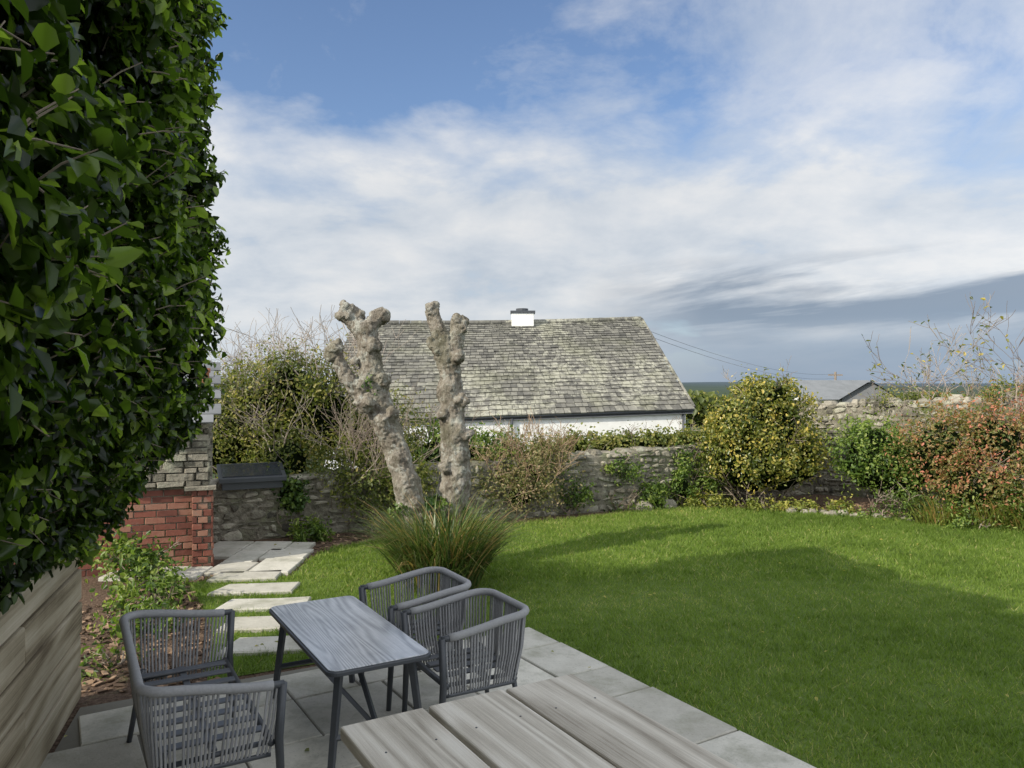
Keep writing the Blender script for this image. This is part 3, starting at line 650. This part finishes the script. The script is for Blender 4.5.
for _ in range(2600):
    if random.random()<.5: x=random.uniform(-3.9,-2.0);y=random.uniform(5.1,8.2)
    else:
        t=random.random(); x=-2.6+t*9.5;y=9.7+t*3.4+random.uniform(-.7,.6)
    if inpoly(np.array([x]),np.array([y]),lawn_poly)[0]: continue
    s=random.uniform(.012,.04); an=random.uniform(0,3.14); d=Vector((math.cos(an),math.sin(an),random.gauss(0,.2))); w=Vector((-d.y,d.x,random.gauss(0,.3)))
    a.box((x,y,.01),d*s,w*s*.45,(0,0,.004),random.random())
a.obj('bark_chips',surf('chip',[(.2,(.07,.045,.03)),(.8,(.34,.23,.15))],20,3,.9,.2,.01,.8))
a=Acc()
for _ in range(60):
    t=random.random(); x=4.4+t*3.4;y=12.35-t*1.6+random.uniform(-.1,.15); s=random.uniform(.03,.08)
    a.rock([(x-s,y-s,0),(x+s,y-s*.8,0),(x+s*.9,y+s,0),(x-s,y+s*.8,0)],(0,0,1),s*1.1,s*.5,random.uniform(.5,1),.5)
for x,y,s in [(2.15,12.5,.14),(2.6,12.75,.13),(3.0,13.0,.12)]:
    a.rock([(x-s,y-s,0),(x+s,y-s*.8,0),(x+s*.9,y+s,0),(x-s,y+s*.8,0)],(0,0,1),s*1.1,s*.5,.6,.5)
a.obj('border_stones',M_stone)
fx=rng.uniform(-3,8,220); fy=rng.uniform(4.2,12.5,220); leaves('fallen_leaves',np.stack([fx,fy,np.full(220,.042)],1),np.tile([0,0,1.],(220,1)),.038,M_b3,rng.uniform(.5,.9,220),None,.6,0,.25)

# ---------------------------------------------------------------- rope garden seats
M_slat=plain('slat_metal',(.09,.095,.105),.4)
def seat(name,cx,cy,face,Wd,Dp):
    e=empty(name,(cx,cy,.028)); e.rotation_euler=(0,0,math.atan2(face[1],face[0]))
    hx=Dp/2;hy=Wd/2; R=.11
    def upath(hx,hy,R,z_arm,z_back):
        pts=[(hx,hy)]; n=10
        for i in range(1,n): pts.append((hx-(2*hx-R)*i/n,hy))
        for i in range(7): a=math.pi/2*i/6; pts.append((-hx+R-R*math.sin(a),hy-R+R*math.cos(a)))
        m=int(Wd/.05)
        for i in range(1,m): pts.append((-hx,(hy-R)*(1-2*i/m)))
        for i in range(7): a=math.pi/2*i/6; pts.append((-hx+R-R*math.cos(a),-(hy-R)-R*math.sin(a)))
        for i in range(1,n+1): pts.append((-hx+R+(2*hx-R)*i/n,-hy))
        out=[]
        for x,y in pts:
            t=(hx-x)/(2*hx); t=t*t*(3-2*t); out.append(Vector((x,y,z_arm+(z_back-z_arm)*t)))
        return out
    top=upath(hx,hy,R,.635,.70); bot=upath(hx-.05,hy-.05,R*.8,.30,.30)
    a=Acc(); a.tube(top,.017,10); a.tube(bot,.012,8)
    for sy in(1,-1):
        a.tube([(hx-.005,sy*hy,.64),(hx-.02,sy*(hy-.012),.38),(hx-.0,sy*(hy-.02),0)],[.021,.021,.016],8)
        a.tube([(-hx+.10,sy*(hy-.08),.40),(-hx+.03,sy*(hy-.07),0)],[.017,.014],8)
    a.tube([(hx-.05,hy-.03,.36),(hx-.05,-hy+.03,.36)],.018,8); a.tube([(-hx+.08,hy-.06,.34),(-hx+.08,-hy+.06,.34)],.014,8)
    a.tube([(hx-.05,hy-.05,.36),(-hx+.08,hy-.07,.34)],.013,8); a.tube([(hx-.05,-hy+.05,.36),(-hx+.08,-hy+.07,.34)],.013,8)
    a.obj('frame',M_metal,e,True)
    a=Acc(); a.tube(top[1:-1],.0225,10,.6); a.obj('rim_wrap',M_rope,e,True)
    a=Acc()
    def resamp(P,n):
        d=[0]
        for i in range(1,len(P)): d.append(d[-1]+(P[i]-P[i-1]).length)
        out=[];j=0
        for k in range(n):
            t=d[-1]*(k+.5)/n
            while j<len(P)-2 and d[j+1]<t: j+=1
            out.append(P[j].lerp(P[j+1],(t-d[j])/(d[j+1]-d[j]+1e-9)))
        return out
    L=2*Dp+Wd; n=int(L/.0205); Tp=resamp(top,n);Bp=resamp(bot,n)
    for i in range(n):
        if i%9==8: continue
        mid=Tp[i].lerp(Bp[i],.5); c=Vector((0,0,mid.z)); o=(mid-c).normalized()*.012
        a.tube([Tp[i],mid+o,Bp[i]],.0064,5,random.random(),False)
    a.obj('ropes',M_rope,e,True)
    a=Acc(); m=max(4,int((Wd-.16)/.14))
    for i in range(m):
        y=-hy+.08+(i+.5)*(Wd-.16)/m; a.box((.01,y,.385),(hx-.075,0,0),(0,.030,0),(0,0,.005),.4)
    a.box((0,0,.37),(.018,0,0),(0,hy-.06,0),(0,0,.006))
    a.obj('seat_slats',M_slat,e,bevel=.003)
    return e
seat('rope_garden_loveseat',-1.64,3.98,(.87,.5),1.30,.60)
seat('rope_garden_armchair',-.27,4.56,(-.87,-.49),.56,.58)
seat('rope_garden_armchair',-.64,5.14,(-.87,-.49),.56,.58)

e=empty('outdoor_coffee_table',(-1.005,4.575,.028)); e.rotation_euler=(0,0,math.atan2(.69,1.18)); 
def rprism(a,hx,hy,r,z0,z1):
    ring=[]
    for cx,cy,a0 in((hx-r,hy-r,0),(-hx+r,hy-r,90),(-hx+r,-hy+r,180),(hx-r,-hy+r,270)):
        for i in range(7): t=math.radians(a0+15*i); ring.append((cx+r*math.cos(t),cy+r*math.sin(t)))
    n=len(ring); a.add([(x,y,z0) for x,y in ring]+[(x,y,z1) for x,y in ring],[list(range(n))[::-1],list(range(n,2*n))]+[[i,(i+1)%n,n+(i+1)%n,n+i] for i in range(n)])
HX=.29;HY=.67;ZT2=.60-.028
a=Acc(); rprism(a,HX,HY,.06,ZT2-.028,ZT2-.004); a.obj('top_rim',M_metal,e,bevel=.005)
a=Acc(); rprism(a,HX-.012,HY-.012,.05,ZT2-.003,ZT2+.003); a.obj('tabletop',M_top,e,bevel=.002)
a=Acc()
for sy in(1,-1):
    for sx in(1,-1): a.tube([(sx*.20,sy*.56,ZT2-.03),(sx*.26,sy*.60,0)],[.026,.022],4)
    a.tube([(-.21,sy*.56,ZT2-.05),(.21,sy*.56,ZT2-.05)],.018,4)
    a.tube([(-.235,sy*.585,.2),(.235,sy*.585,.2)],.018,4)
    a.tube([(0,sy*.585,.2),(0,sy*.15,ZT2-.04)],.018,4)
a.tube([(0,.585,.2),(0,-.585,.2)],.018,4)
a.obj('legs',M_metal,e,bevel=.003)

e=empty('rustic_timber_table'); e.rotation_euler=(0,0,math.atan2(.51,.86)); e.location=(.25,3.21,.028)
a=Acc(); z=.82; wd=.33
for i in range(3):
    xc=-wd/2-i*(wd+.004); a.box((xc,-.95+random.uniform(-.008,.008),z-.024+[.0,.003,-.002][i]),(wd/2-.0065,0,0),(0,.95,0),(0,0,.024),[.35,.85,.55][i])
a.obj('top_boards',M_wood,e,bevel=.007)
a=Acc()
for y in(-.25,-1.65):
    a.box((-.5,y,z-.087),(.42,0,0),(0,.03,0),(0,0,.035),.4)
    for x in(-.12,-.88): a.box((x,y-.065,(z-.06)/2),(.045,0,0),(0,.034,0),(0,0,(z-.06)/2),.4)
for x in(-.12,-.88): a.box((x,-.95,z-.11),(.02,0,0),(0,.66,0),(0,0,.045),.5)
a.obj('legs_and_rails',M_wood,e,bevel=.005)
a=Acc()
for i in range(3):
    for dx in(-.09,.09):
        for y in(-.26,-1.66): a.tube([(-wd/2-i*(wd+.004)+dx,y,z-.01),(-wd/2-i*(wd+.004)+dx,y,z+[.0015,.0045,-.0005][i])],.004,8)
a.obj('screw_heads',M_metal,e)

# ---------------------------------------------------------------- light
sd=Vector((-.82,-.57,0)).normalized(); el=math.radians(32); sv=Vector((sd.x*math.cos(el),sd.y*math.cos(el),math.sin(el)))
l=bpy.data.lights.new('sun','SUN'); l.energy=4.9; l.angle=math.radians(.5); l.color=(1,.93,.80)
lo=bpy.data.objects.new('sun',l); COL.objects.link(lo); lo.rotation_euler=(-sv).to_track_quat('-Z','Y').to_euler()
w=bpy.data.worlds.new('World'); S.world=w; w.use_nodes=True; nt=w.node_tree; nt.nodes.clear()
try:
    w.cycles.sampling_method='MANUAL'; w.cycles.sample_map_resolution=512
except Exception as ex: print(ex)
out=nt.nodes.new('ShaderNodeOutputWorld')
sky=nt.nodes.new('ShaderNodeTexSky'); sky.sky_type='NISHITA'; sky.sun_disc=False; sky.sun_elevation=el; sky.sun_rotation=math.atan2(sv.x,sv.y); sky.ozone_density=2.0
bg=nt.nodes.new('ShaderNodeBackground'); bg.inputs[1].default_value=.15
nt.links.new(mixc(nt,1.0,sky.outputs[0],(.92,.95,1.03),'MULTIPLY'),bg.inputs[0])
tc=nt.nodes.new('ShaderNodeTexCoord').outputs['Generated']
sp=nt.nodes.new('ShaderNodeSeparateXYZ'); nt.links.new(tc,sp.inputs[0])
mth=lambda op,a,b=None,c=None,clamp=False: mathn(nt,op,a,b,c,clamp)
X,Y,Z=sp.outputs
Zc=mth('MAXIMUM',Z,0.0); den=mth('ADD',Zc,.26)
cb=nt.nodes.new('ShaderNodeCombineXYZ'); nt.links.new(mth('DIVIDE',X,den),cb.inputs[0]); nt.links.new(mth('DIVIDE',Y,den),cb.inputs[1])
n1=tnoise(nt,2.2,10,.58,cb.outputs[0],.15); n2=tnoise(nt,.8,3,.5,cb.outputs[0],0)
n3=tnoise(nt,2.2,10,.62,cb.outputs[0],.4,(1.2,.8,1))
low=ramp(nt,[(0,.34),(.10,.42),(.20,.40),(.27,.22),(.35,.03),(.46,.03),(.7,.24)],Zc)  # last stop adds cloud overhead, out of view, for ambient fill
back=ramp(nt,[(.0,.22),(.5,0.)],mth('MULTIPLY_ADD',Y,.5,.5))  # extra unseen cloud cover behind the camera, added to lift ambient light
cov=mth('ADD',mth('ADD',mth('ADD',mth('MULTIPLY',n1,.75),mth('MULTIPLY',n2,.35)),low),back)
c1=ramp(nt,[(.60,0.),(.72,.55),(.86,.95)],cov)
cir=mth('ADD',n3,mth('MULTIPLY',X,.42)); c2=ramp(nt,[(.50,0.),(.66,.45),(.9,.85)],cir)
cl=mth('MAXIMUM',c1,c2)
ccol=ramp(nt,[(.34,(.56,.64,.75)),(.48,(.70,.76,.84)),(.62,(.84,.87,.91))],n1)
cs=nt.nodes.new('ShaderNodeCombineXYZ'); nt.links.new(mth('MULTIPLY',X,2.2),cs.inputs[0]); nt.links.new(mth('MULTIPLY',mth('SUBTRACT',Z,mth('MULTIPLY',X,.10)),17),cs.inputs[1])
n4=tnoise(nt,1.0,8,.55,cs.outputs[0],.3)
bandm=ramp(nt,[(.0,0.),(.05,.5),(.08,1.),(.135,1.),(.16,0.)],Zc)
gm=mth('MULTIPLY',ramp(nt,[(.38,0.),(.50,1.)],n4),mth('MULTIPLY',bandm,ramp(nt,[(.08,0.),(.24,.95)],X)))
ccol=mixc(nt,gm,ccol,(.25,.32,.43)); cl=mth('MAXIMUM',cl,gm)
hz=ramp(nt,[(0,.9),(.04,.8),(.10,0.)],Zc)
hcol=mixc(nt,ramp(nt,[(-.0,0.),(.30,1.)],X),(.64,.72,.82),(.26,.36,.51))
ccol=mixc(nt,hz,ccol,hcol); cl=mth('MAXIMUM',cl,hz)
bg2=nt.nodes.new('ShaderNodeBackground'); nt.links.new(mixc(nt,1.0,ccol,(1.03,1.0,.96),'MULTIPLY'),bg2.inputs[0]); nt.links.new(mth('MULTIPLY_ADD',Y,-.60,1.51),bg2.inputs[1])  # cloud strength rises behind the camera, an added boost to the fill light
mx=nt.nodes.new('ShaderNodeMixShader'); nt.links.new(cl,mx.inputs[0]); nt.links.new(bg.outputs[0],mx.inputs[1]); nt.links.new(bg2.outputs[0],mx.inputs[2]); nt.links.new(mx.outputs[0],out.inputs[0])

# ---------------------------------------------------------------- camera
cam=bpy.data.cameras.new('camera'); cam.sensor_width=36; cam.lens=27.07; cam.clip_end=20000; cam.clip_start=.05
co=bpy.data.objects.new('camera',cam); COL.objects.link(co); co.location=(0,0,2.05); co.rotation_euler=(math.radians(90),0,0); S.camera=co
